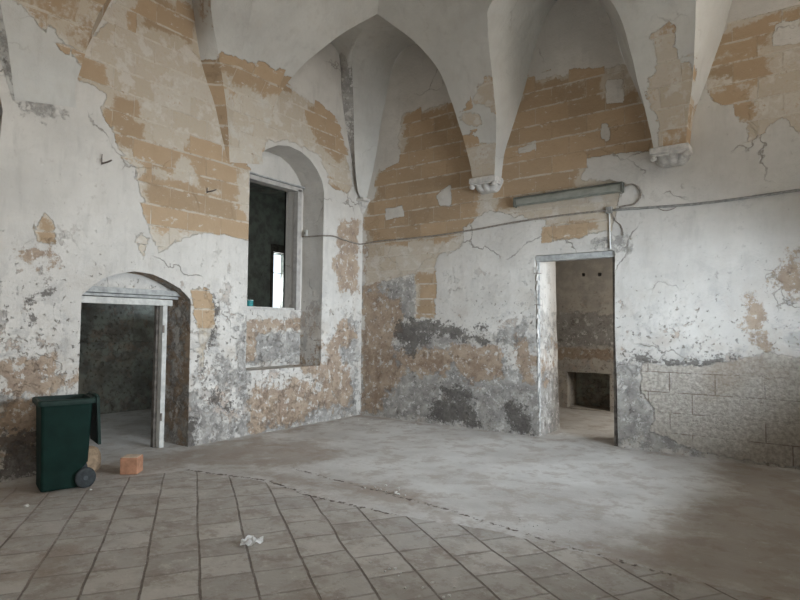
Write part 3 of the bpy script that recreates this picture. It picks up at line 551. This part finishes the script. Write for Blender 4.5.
def floor_grid(name, x0, x1, y0, y1, step, mat):
    nx_ = int((x1-x0)/step)+1; ny_ = int((y1-y0)/step)+1
    X, Y = np.meshgrid(np.linspace(x0, x1, nx_), np.linspace(y0, y1, ny_)); X = X.ravel(); Y = Y.ravel()
    Z = np.array([.006*noise.fractal(Vector((a*.9, b*.9, 0)), 1., 2., 3)-.004 for a, b in zip(X, Y)])
    idx = np.arange(nx_*ny_).reshape(ny_, nx_); q = np.stack([idx[:-1, :-1], idx[:-1, 1:], idx[1:, 1:], idx[1:, :-1]], -1).reshape(-1, 4)
    me = bpy.data.meshes.new(name); me.from_pydata(np.stack([X, Y, Z], 1).tolist(), [], q.tolist()); me.update()
    slabs = mask(X, Y, [[(.9, -4.55), (1.1, -4.24), (2.1, -4.06), (2.8, -4.1), (3.8, -4.05), (4.6, -3.9), (5.9, -3.9), (W, -3.95), (W, -L), (0, -L), (0, -6.0), (.6, -5.4)]], .1)
    dust_shade = mask(X, Y, [[(0, -L), (.75, -L), (.9, -5.7), (.75, -5.2), (1.0, -4.7), (.75, -3.6), (.35, -2.6), (.2, -.5), (0, 0)], [(2.3, -5.9), (2.9, -6.4), (2.6, -6.7), (2.2, -6.2)], [(0, 0), (.0, -.3), (2, -.12), (3.4, -.12), (W, -.15), (W, 0)],
                       [(1.6, -3.9), (3.1, -3.35), (3.9, -3.45), (4.3, -3.7), (3.6, -3.95), (2.2, -4.0)], [(5.6, 0), (5.9, -1.5), (5.3, -3.9), (W, -4.1), (W, 0)], [(0.9, -4.1), (1.9, -3.6), (2.2, -2.6), (1.2, -2.2), (.2, -2.6), (.4, -4.1)]], .30)  # the polygon by the right wall also darkens the shaded floor
    crk = mask(X, Y, [[(1.0, -4.28), (2.1, -4.02), (2.8, -4.13), (3.8, -4.08), (3.8, -4.05), (2.8, -4.09), (2.1, -3.98), (1.0, -4.24)], [(1.9, -3.50), (3.47, -3.63), (4.11, -3.69), (5.07, -3.86), (5.9, -3.93), (5.9, -3.90), (5.07, -3.83), (4.11, -3.66), (3.47, -3.60), (1.9, -3.47)]], .05)
    set_attrs(me, np.stack([X, Y, Z], 1), np.stack([slabs, dust_shade, crk], 1), np.zeros((len(X), 3)))
    for p in me.polygons: p.use_smooth = True
    return structure(link(name, me, mat))
floor_grid('floor', -.06, W+.04, -L-.04, .06, .04, MAT_FLOOR)
def flat_floor(name, x0, x1, y0, y1, z=-.003):
    nx_, ny_ = 12, 12; X, Y = np.meshgrid(np.linspace(x0, x1, nx_), np.linspace(y0, y1, ny_)); X = X.ravel(); Y = Y.ravel()
    idx = np.arange(144).reshape(12, 12); q = np.stack([idx[:-1, :-1], idx[:-1, 1:], idx[1:, 1:], idx[1:, :-1]], -1).reshape(-1, 4)
    me = bpy.data.meshes.new(name); me.from_pydata(np.stack([X, Y, X*0+z], 1).tolist(), [], q.tolist()); me.update()
    set_attrs(me, np.stack([X, Y, X*0], 1), np.stack([X*0, X*0+.2, X*0], 1), np.zeros((144, 3))); return structure(link(name, me, MAT_FLOOR))
flat_floor('floor_side_room', BX0, BX1, 0, BY1+.6)
flat_floor('floor_storeroom', SX, 0, -7.0, 2.4)

# ------------------------------------------------------------------ materials of the things
M_STONE = simple('weathered_limewashed_stone', (.52, .495, .46), .9, var=.18, scale=14, bump=.002)
M_WHITEWOOD = simple('flaking_white_paint', (.50, .49, .455), .7, var=.16, scale=11, bump=.003)
M_GREYWOOD = simple('grey_weathered_timber', (.36, .36, .345), .85, var=.25, scale=12, bump=.005)
M_DARKWOOD = simple('dark_timber', (.12, .105, .09), .85, var=.4, scale=12, bump=.004)
M_BIN = simple('dark_green_plastic', (.005, .019, .0145), .65, var=.22, scale=5, bump=.0006, spec=.12)
M_BINLID = simple('dusty_dark_green_plastic', (.010, .024, .019), .65, var=.3, scale=7, bump=.0008)
M_RUBBER = simple('grey_black_rubber', (.035, .040, .042), .7, var=.3, scale=20)
M_HUB = simple('grey_plastic_hub', (.075, .085, .09), .6, var=.2)
M_TERRA = simple('terracotta_block', (.42, .215, .13), .9, var=.2, scale=12, bump=.003)
M_TERRATOP = simple('lit_block_top', (.60, .47, .35), .9, var=.2, scale=12, bump=.003)
M_PAPER = simple('white_paper', (.90, .90, .89), .8, var=.04, scale=20)
M_FIXT = simple('aged_enamel', (.21, .21, .18), .5, var=.25, scale=8, bump=.001)
M_DIFF = simple('yellowed_diffuser', (.25, .25, .215), .5, var=.15, scale=6)
M_FIXDARK = simple('dirty_fixture_edge', (.13, .13, .11), .7, var=.3)
M_CABLE = simple('dusty_grey_cable', (.26, .225, .19), .85, var=.3, scale=25)
M_CONDUIT = simple('grey_conduit', (.27, .26, .24), .8, var=.25, scale=20)
M_WHITECABLE = simple('white_cable', (.66, .66, .63), .6, var=.12)
M_REVEAL = simple('grimy_brown_render', (.21, .185, .165), .95, var=.4, scale=6, bump=.008)
M_IRON = simple('rusty_iron', (.17, .14, .12), .85, .1, var=.4, scale=30)
M_TEAL = simple('teal_paint_pot', (.04, .24, .24), .45, var=.3, scale=30)
M_TEALRIM = simple('pale_pot_rim', (.35, .50, .47), .5, var=.2, scale=30)
M_LOG = simple('tan_stump_wood', (.30, .215, .14), .85, var=.3, scale=14, bump=.004)
M_CRUMB = simple('plaster_crumb_white', (.62, .60, .56), .9, var=.25, scale=40)

# ------------------------------------------------------------------ corbels under the vault springers
def corbel(cx, label, w=.44, d=.27, z1=3.945):
    t = empty('corbel', (cx, 0, z1-.24), 0, label, 'corbel', None)
    bm = bmesh.new(); box(bm, (-w/2-.012, -d-.012, .155), (w/2+.012, .04, .24), .016, 3); box(bm, (-w/2+.002, -d+.004, .128), (w/2-.002, .04, .160), .010, 2)
    from_bm('abacus', bm, M_STONE, t)
    bm = bmesh.new(); n = 61; rings = []
    for j in range(13):
        v = j/12; zz = .03+.105*v; sc = .58+.40*math.sin(v*PI/2)**.7
        ring = []
        for k in range(n):
            th = PI*k/(n-1); c, s = math.cos(th), math.sin(th)
            sup = (abs(c)**3.2+abs(s)**3.2)**(-1/3.2); fl = 1+.20*abs(math.cos(th*4.5))-.13
            ring.append(bm.verts.new((c*sup*sc*fl*w*.46, .03-(s*sup*sc*fl)*(d+.005), zz+.012*math.cos(th*9)*v)))
        rings.append(ring)
    for A, B in zip(rings[:-1], rings[1:]):
        for k in range(n-1): bm.faces.new((A[k], A[k+1], B[k+1], B[k]))
    bm.faces.new(rings[0]); bm.faces.new(rings[-1][::-1])
    from_bm('fluted_body', bm, M_STONE, t)
    for sgn in (-1, 1):
        bm = bmesh.new(); M = Matrix.Translation((sgn*(w/2-.03), -d+.03, .105)) @ Matrix.Rotation(PI/2, 4, 'X')
        lathe(bm, [(.006, -.03), (.036, -.03), (.040, 0), (.036, .03), (.020, .04), (.006, .045)], 16, M); from_bm('scroll', bm, M_STONE, t, True)
    return t
corbel(2.62, 'limewashed stone corbel with fluted leaves, left end above the tube light')
corbel(5.28, 'limewashed stone corbel with fluted leaves, right of the tube light, higher in the picture')
t = empty('corbel', (.0, 0, 3.72), 0, 'tiny worn stone corbel in the corner where the two walls meet', 'corbel')
bm = bmesh.new(); box(bm, (-.02, -.19, .185), (.17, .02, .24), .014, 2); from_bm('abacus', bm, M_STONE, t)
bm = bmesh.new(); rr = []
for zz, r in ((-.02, .04), (.05, .08), (.12, .12), (.19, .155)):
    rr.append([bm.verts.new((-.01+r*math.cos(-PI/2*k/8)*(1+.06*(k % 2)), .01+r*math.sin(-PI/2*k/8)*(1+.06*(k % 2)), zz)) for k in range(9)])
for A, B in zip(rr[:-1], rr[1:]):
    for k in range(8): bm.faces.new((A[k], A[k+1], B[k+1], B[k]))
from_bm('fluted_body', bm, M_STONE, t)

# ------------------------------------------------------------------ timber of the openings
d1 = bpy.data.objects.new('door_1', None); C.objects.link(d1); d1.location = (-.25, -4.25, 0); structure(d1)
def child(name, parent, mat, lo, hi, bevel=.006):
    bm = bmesh.new(); l = parent.location; box(bm, [lo[i]-l[i] for i in range(3)], [hi[i]-l[i] for i in range(3)], bevel)
    return from_bm(name, bm, mat, parent)
child('lintel_board', d1, M_GREYWOOD, (-.25, -4.99, 1.985), (-.16, -3.60, 2.055)); child('lintel_board', d1, M_GREYWOOD, (-.25, -4.99, 1.945), (-.20, -3.62, 1.980))
child('head', d1, M_WHITEWOOD, (-.30, -4.99, 1.855), (-.20, -3.70, 1.935))
child('jamb', d1, M_WHITEWOOD, (-.30, -3.83, 0), (-.21, -3.765, 1.855)); child('jamb', d1, M_WHITEWOOD, (-.30, -4.99, 0), (-.21, -4.93, 1.855))
child('stop', d1, M_DARKWOOD, (-.36, -3.865, 0), (-.30, -3.78, 1.90))
child('hinge', d1, M_IRON, (-.212, -3.83, 1.50), (-.202, -3.805, 1.60), .002); child('hinge', d1, M_IRON, (-.212, -3.83, .35), (-.202, -3.805, .45), .002)
w1 = bpy.data.objects.new('window_1', None); C.objects.link(w1); w1.location = (-.48, -1.9, 1.88); structure(w1)
M_WINWOOD = simple('greyish_pink_flaking_paint', (.40, .375, .345), .8, var=.15, scale=10, bump=.003)
child('jamb', w1, M_WINWOOD, (-.56, -1.21, 1.88), (-.455, -1.12, 3.98)); child('jamb', w1, M_WINWOOD, (-.56, -2.63, 1.88), (-.455, -2.56, 3.98))
child('head', w1, M_WINWOOD, (-.56, -2.63, 3.94), (-.455, -1.10, 4.01)); child('lintel_board', w1, M_GREYWOOD, (-.52, -2.63, 4.012), (-.42, -1.06, 4.035), .004)
child('rail', w1, M_DARKWOOD, (-.66, -2.62, 1.88), (-.60, -1.20, 1.91), .004)
w2 = bpy.data.objects.new('window_2', None); C.objects.link(w2); w2.location = (SX, 1.57, 2.04); structure(w2)
child('head', w2, M_DARKWOOD, (SX-.1, 1.30, 3.42), (SX+.08, 1.84, 3.62)); child('jamb', w2, M_DARKWOOD, (SX-.1, 1.30, 2.0), (SX+.04, 1.365, 3.42)); child('glazing_bar', w2, M_DARKWOOD, (SX-.1, 1.36, 2.92), (SX-.08, 1.78, 2.935), .002)
d2 = bpy.data.objects.new('door_2', None); C.objects.link(d2); d2.location = (3.95, .05, 0); structure(d2)
child('lintel_board', d2, M_GREYWOOD, (3.375, .02, 2.60), (4.525, .14, 2.685)); child('jamb', d2, M_DARKWOOD, (4.490, .02, 0), (4.530, .12, 2.60)); child('jamb', d2, M_GREYWOOD, (3.39, .03, .02), (3.425, .06, 2.60))
bm = bmesh.new()
for k in range(34):
    z = .1+2.4*k/33; r = .012+.02*random.random(); a = 3.375+.035*(z < 1.4)*(1.4-z)/1.4+.02
    q = bmesh.ops.create_icosphere(bm, subdivisions=1, radius=r); off = Vector((a-3.95+random.uniform(-.004, .02), -.05+random.uniform(-.0, .03), z))
    for v in q['verts']: v.co = Vector((v.co.x*.8, v.co.y, v.co.z*2.2))+off
from_bm('crumbling_edge', bm, M_STONE, d2)
for z in (2.42, 1.95):
    bm = bmesh.new(); tube(bm, [(3.36-3.95, -.05, z), (3.40-3.95, -.12, z), (3.50-3.95, -.13, z-.01)], .005, 6); from_bm('iron_pin', bm, M_IRON, d2, True)

# ------------------------------------------------------------------ tube light, cables, hooks
t = empty('tube_light', (3.86, 0, 3.535), 0, 'long grey fluorescent tube light mounted on the wall above the right doorway', 'lamp')
t.rotation_euler = (0, -.012, 0)
bm = bmesh.new(); prism(bm, [(-.005, -.060), (-.075, -.072), (-.082, -.062), (-.082, .040), (-.060, .062), (-.005, .066)], -.79, .79, 0); from_bm('housing', bm, M_FIXT, t)
bm = bmesh.new(); prism(bm, [(-.083, -.050), (-.092, -.044), (-.096, -.01), (-.092, .026), (-.083, .030)], -.76, .76, 0); from_bm('diffuser', bm, M_DIFF, t)
bm = bmesh.new(); box(bm, (-.80, -.088, .058), (.80, -.003, .070), .003); from_bm('top_edge', bm, M_FIXDARK, t)['label'] = 'dark dirty top edge'
for s_ in (-1, 1):
    bm = bmesh.new(); box(bm, (s_*.79-.014, -.094, -.074), (s_*.79+.014, -.003, .068), .006); from_bm('end_cap', bm, M_FIXDARK, t)
def cable(name, pts, r, mat, label, cat='cable', sub=4):
    bm = bmesh.new(); P = smooth_curve(pts, max(12, len(pts)*sub)); base = P[0].copy(); tube(bm, [p-base for p in P], r, 8)
    o = from_bm(name, bm, mat, None, True); o.location = base; tag(o, label, cat); return o
cable('wall_cable', [(-.47, -1.075, 3.17), (-.25, -1.068, 3.155), (-.02, -1.055, 3.15), (.022, -1.02, 3.15), (.024, -.8, 3.17), (.02, -.5, 3.14), (.022, -.2, 3.12), (.03, -.03, 3.13), (.4, -.018, 3.155), (1.0, -.018, 3.145), (1.7, -.018, 3.15), (2.4, -.02, 3.18), (3.06, -.02, 3.225), (3.8, -.02, 3.25), (4.42, -.02, 3.25)], .013, M_CABLE,
      'thin brown cable running from the window niche round the corner to the junction box', sub=8)
cable('conduit', [(4.50, -.02, 3.245), (4.8, -.02, 3.235), (5.2, -.02, 3.215), (5.6, -.02, 3.205), (6.1, -.02, 3.215), (6.7, -.02, 3.24), (7.4, -.02, 3.25), (7.90, -.02, 3.25)], .017, M_CONDUIT, 'grey conduit running along the wall to the right from the junction box', 'pipe')
cable('lamp_cable', [(4.685, -.03, 3.56), (4.78, -.02, 3.57), (4.86, -.018, 3.50), (4.88, -.018, 3.40), (4.80, -.018, 3.30), (4.68, -.02, 3.285), (4.60, -.02, 3.275)], .011, M_CABLE, 'cable looping from the right end of the tube light to the conduit')
cable('white_cable', [(4.465, -.016, 3.21), (4.468, -.016, 3.0), (4.47, -.016, 2.85), (4.475, -.016, 2.71)], .010, M_WHITECABLE, 'straight white cable dropping from the junction box to the doorway')
cable('loose_wire', [(4.50, -.012, 3.20), (4.54, -.012, 3.10), (4.61, -.012, 3.03), (4.64, -.012, 2.95), (4.645, -.012, 2.88)], .006, M_CABLE, 'thin loose wire curving down right of the white cable', 'wire')
cable('loose_wire', [(5.10, -.02, 3.20), (5.16, -.02, 3.165), (5.22, -.02, 3.16), (5.28, -.02, 3.175), (5.32, -.02, 3.20)], .005, M_CABLE, 'short wire sagging below the grey conduit', 'wire')
t = empty('junction_box', (4.465, 0, 3.25), 0, 'small grey junction box on the wall above the right doorway', 'junction box')
bm = bmesh.new(); box(bm, (-.045, -.045, -.045), (.045, -.004, .045), .008); from_bm('case', bm, M_CONDUIT, t)
bm = bmesh.new(); box(bm, (-.038, -.052, -.038), (.038, -.044, .038), .003); from_bm('cover', bm, M_CONDUIT, t)
t = empty('switch_box', (-.40, -1.062, 3.22), 0, 'small pale socket plate on the side of the window niche', 'socket')
bm = bmesh.new(); box(bm, (-.035, -.022, -.06), (.035, .010, .06), .006); from_bm('plate', bm, M_WHITEWOOD, t)
bm = bmesh.new(); box(bm, (-.012, -.03, -.02), (.012, -.020, .02), .003); from_bm('rocker', bm, M_DARKWOOD, t)
def hook(y, z, dy, label, up):
    t = empty('iron_hook', (0, y, z), 0, label, 'hook')
    bm = bmesh.new(); tube(bm, [(-.02, 0, 0), (.10, dy*.5, .0), (.17, dy, .012)], .010, 8); from_bm('bar', bm, M_IRON, t, True)
    bm = bmesh.new(); tube(bm, [(.015, -.012, -.02), (.018, -.016, .05), (.03, -.02, up)], .006, 6); from_bm('prong', bm, M_IRON, t, True)
hook(-4.78, 3.49, .02, 'rusty iron hook in white plaster above the left doorway', .10)
hook(-3.35, 3.44, .02, 'rusty iron hook in tan stone left of the window niche', .03)

# ------------------------------------------------------------------ wheelie bin
t = empty('wheelie_bin', (.645, -5.395, .0), math.radians(75), 'dark green wheelie bin with its lid hanging open, beside the left doorway', 'bin'); t.scale = (.89, .90, .955)
def ring_loft(bm, secs, cap0=True, cap1=True):
    rings = []
    for (x0, x1, y, z, r) in secs:
        ring = []
        for (cx, cy, a0) in ((x1-r, y-r, 0), (x0+r, y-r, PI/2), (x0+r, -y+r, PI), (x1-r, -y+r, 1.5*PI)):
            for k in range(5): a = a0+PI/2*k/4; ring.append(bm.verts.new((cx+r*math.cos(a), cy+r*math.sin(a), z)))
        rings.append(ring)
    n = len(rings[0])
    for A, B in zip(rings[:-1], rings[1:]):
        for k in range(n): bm.faces.new((A[k], A[(k+1) % n], B[(k+1) % n], B[k]))
    if cap0: bm.faces.new(rings[0][::-1])
    if cap1: bm.faces.new(rings[-1])
bm = bmesh.new()
ring_loft(bm, [(-.205, .175, .185, .012, .03), (-.21, .18, .19, .03, .03), (-.212, .185, .192, .20, .03), (-.215, .235, .195, .26, .03), (-.235, .255, .222, .84, .035), (-.240, .258, .225, .86, .035),
               (-.222, .240, .208, .86, .03), (-.20, .17, .18, .05, .03)])
from_bm('body', bm, M_BIN, t)
bm = bmesh.new(); ring_loft(bm, [(-.268, .285, .248, .862, .045), (-.272, .290, .252, .885, .045), (-.272, .290, .252, .905, .045), (-.262, .280, .242, .915, .04), (-.225, .242, .210, .915, .03), (-.222, .238, .207, .862, .03), (-.268, .285, .248, .862, .045)], False, False); from_bm('rim', bm, M_BINLID, t)
bm = bmesh.new(); tube(bm, [(.205, -.235, .115), (.205, .235, .115)], .012, 10); from_bm('axle', bm, M_IRON, t, True)
for sy in (-1, 1):
    bm = bmesh.new(); M = Matrix.Translation((.205, sy*.225, .105)) @ Matrix.Rotation(PI/2, 4, 'X')
    lathe(bm, [(.060, -.022), (.092, -.024), (.102, -.016), (.105, 0), (.102, .016), (.092, .024), (.060, .022)], 32, M); wh = from_bm('wheel', bm, M_RUBBER, t, True)
    bm = bmesh.new(); lathe(bm, [(.008, -.024), (.022, -.024), (.026, -.018), (.062, -.014), (.062, .014), (.026, .018), (.022, .024), (.008, .024)], 28, M); from_bm('hub', bm, M_HUB, wh)
bm = bmesh.new(); tube(bm, [(.300, -.19, .905), (.300, .19, .905)], .016, 12); from_bm('handle', bm, M_BINLID, t, True)
for sy in (-1, 1):
    bm = bmesh.new(); box(bm, (.26, sy*.17-.014, .87), (.312, sy*.17+.014, .925), .006); from_bm('handle_bracket', bm, M_BINLID, t)
# the lid, swung back over the handle
bm = bmesh.new(); secs = []
def lid_pt(u, v, h): # u across, v along from the hinge, h out of the lid
    a = math.radians(-86); dx, dz = math.cos(a), math.sin(a); return (.318+dx*v-dz*h, u, .925+dz*v+dx*h)
g = [[bm.verts.new(lid_pt((-.235+.47*i/8)*(1-.06*j/8), .50*j/8, .022*math.sin(PI*i/8)*math.sin(PI*min(1, j/7+.15)))) for i in range(9)] for j in range(9)]
g2 = [[bm.verts.new(lid_pt((-.235+.47*i/8)*(1-.06*j/8), .50*j/8, -.03+.022*math.sin(PI*i/8)*math.sin(PI*min(1, j/7+.15)))) for i in range(9)] for j in range(9)]
for G_ in (g, g2):
    for j in range(8):
        for i in range(8): bm.faces.new((G_[j][i], G_[j][i+1], G_[j+1][i+1], G_[j+1][i]))
for j in range(8):
    for i in (0, 8): bm.faces.new((g[j][i], g[j+1][i], g2[j+1][i], g2[j][i]))
for i in range(8):
    for j in (0, 8): bm.faces.new((g[j][i], g[j][i+1], g2[j][i+1], g2[j][i]))
from_bm('lid', bm, M_BINLID, t)
bm = bmesh.new(); tube(bm, [(.300, -.20, .93), (.300, .20, .93)], .018, 10); from_bm('hinge', bm, M_BINLID, t, True)

# ------------------------------------------------------------------ small things on the floor and the sill
t = empty('terracotta_block', (.70, -4.70, .0), math.radians(40), 'small terracotta block on the floor right of the green bin', 'block')
bm = bmesh.new(); box(bm, (-.09, -.085, .003), (.09, .085, .180), .008); from_bm('body', bm, M_TERRA, t)
bm = bmesh.new(); box(bm, (-.083, -.078, .179), (.083, .078, .185), .003); from_bm('lit_top', bm, M_TERRATOP, t)['label'] = 'top face painted pale as if lit'  # paler top colour stands in for light falling on the block
bm = bmesh.new(); rings = []
for r, z in ((.095, .003), (.125, .05), (.132, .13), (.125, .20), (.100, .255), (.06, .275), (.02, .28)):
    rings.append([bm.verts.new((r*math.cos(2*PI*k/20)*(1+.05*math.sin(3*k)), r*math.sin(2*PI*k/20)*(1+.05*math.cos(2*k)), z)) for k in range(20)])
for A, B in zip(rings[:-1], rings[1:]):
    for k in range(20): bm.faces.new((A[k], A[(k+1) % 20], B[(k+1) % 20], B[k]))
bm.faces.new(rings[0][::-1]); bm.faces.new(rings[-1])
o = from_bm('stump', bm, M_LOG, None, True); o.location = (.30, -4.98, 0); tag(o, 'squat tan stump half hidden behind the green bin', 'stump')
bm = bmesh.new(); n = 14; P = []
for i in range(n):
    for j in range(8):
        x, y = (i/(n-1)-.5)*.16, (j/7-.5)*.13*(1-.9*abs(i/(n-1)-.45)); P.append(bm.verts.new((x, y+.02*noise.noise(Vector((x*20, 1, 1))), .012+.075*abs(noise.noise(Vector((x*16, y*24, 2)))))))
for i in range(n-1):
    for j in range(7): bm.faces.new((P[i*8+j], P[(i+1)*8+j], P[(i+1)*8+j+1], P[i*8+j+1]))
bmesh.ops.solidify(bm, geom=bm.faces[:], thickness=.002)
o = from_bm('paper_scrap', bm, M_PAPER); o.location = (3.33, -5.235, .0); o.rotation_euler = (0, 0, .75); tag(o, 'crumpled white scrap of paper lying on the paving slabs', 'paper')
t = empty('paint_pot', (-.545, -2.135, 1.912), 0, 'small teal paint pot on the sill of the dark window', 'pot')
bm = bmesh.new(); lathe(bm, [(.050, 0), (.055, .004), (.055, .090), (.052, .094)], 24); from_bm('body', bm, M_TEAL, t, True)
bm = bmesh.new(); lathe(bm, [(.046, .088), (.058, .090), (.058, .102), (.046, .104)], 24); from_bm('rim', bm, M_TEALRIM, t, True)
child('sill', w1, M_STONE, (-.80, -2.62, 1.872), (-.5, -1.2, 1.911), .004)

# crumbs of fallen plaster
def crumb_mesh(k):
    bm = bmesh.new(); bmesh.ops.create_icosphere(bm, subdivisions=2, radius=1)
    for v in bm.verts: v.co *= 1+.45*noise.noise(v.co*1.4+Vector((k*5, 0, 0))); v.co.z *= .5
    lo = min(v.co.z for v in bm.verts)
    for v in bm.verts: v.co.z -= lo
    me = bpy.data.meshes.new('plaster_crumb'); bm.to_mesh(me); bm.free(); me.materials.append(M_CRUMB); return me
CM = [crumb_mesh(k) for k in range(5)]
def crumb(x, y, r, label, group=None, k=0):
    o = bpy.data.objects.new('plaster_crumb', CM[k % 5]); C.objects.link(o); o.location = (x, y, .002); r *= .62; o.scale = (r, r*random.uniform(.6, 1), r); o.rotation_euler = (0, 0, random.random()*6)
    tag(o, label, 'plaster crumb', group)
crumb(1.10, -5.86, .045, 'flat white plaster crumb on the floor in front of the green bin')
crumb(1.02, -5.28, .025, 'small white plaster crumb at the foot of the green bin beside its wheel')
rnd = random.Random(5)
for k in range(14): crumb(3.25+rnd.gauss(0, .14), -3.56+rnd.gauss(0, .06), rnd.uniform(.012, .026), 'white plaster crumb in the loose scatter along the crack across the middle of the floor', 'plaster crumbs by the floor crack', k)
for k in range(10): crumb(4.75+rnd.gauss(0, .14), -3.62+rnd.gauss(0, .07), rnd.uniform(.008, .018), 'tiny plaster crumb at the front edge of the smooth floor below the right doorway', 'plaster crumbs on the smooth floor', k)
for k in range(16): crumb(rnd.uniform(.3, 1.6), -.25-rnd.random()*.9, rnd.uniform(.012, .028), 'plaster crumb on the floor near the corner of the room', 'plaster crumbs near the corner', k)
for k in range(12): crumb(rnd.uniform(4.1, 4.9), -5.0+rnd.gauss(0, .08), rnd.uniform(.010, .022), 'plaster crumb in the joints of the nearest paving slabs', 'plaster crumbs on the slabs', k)
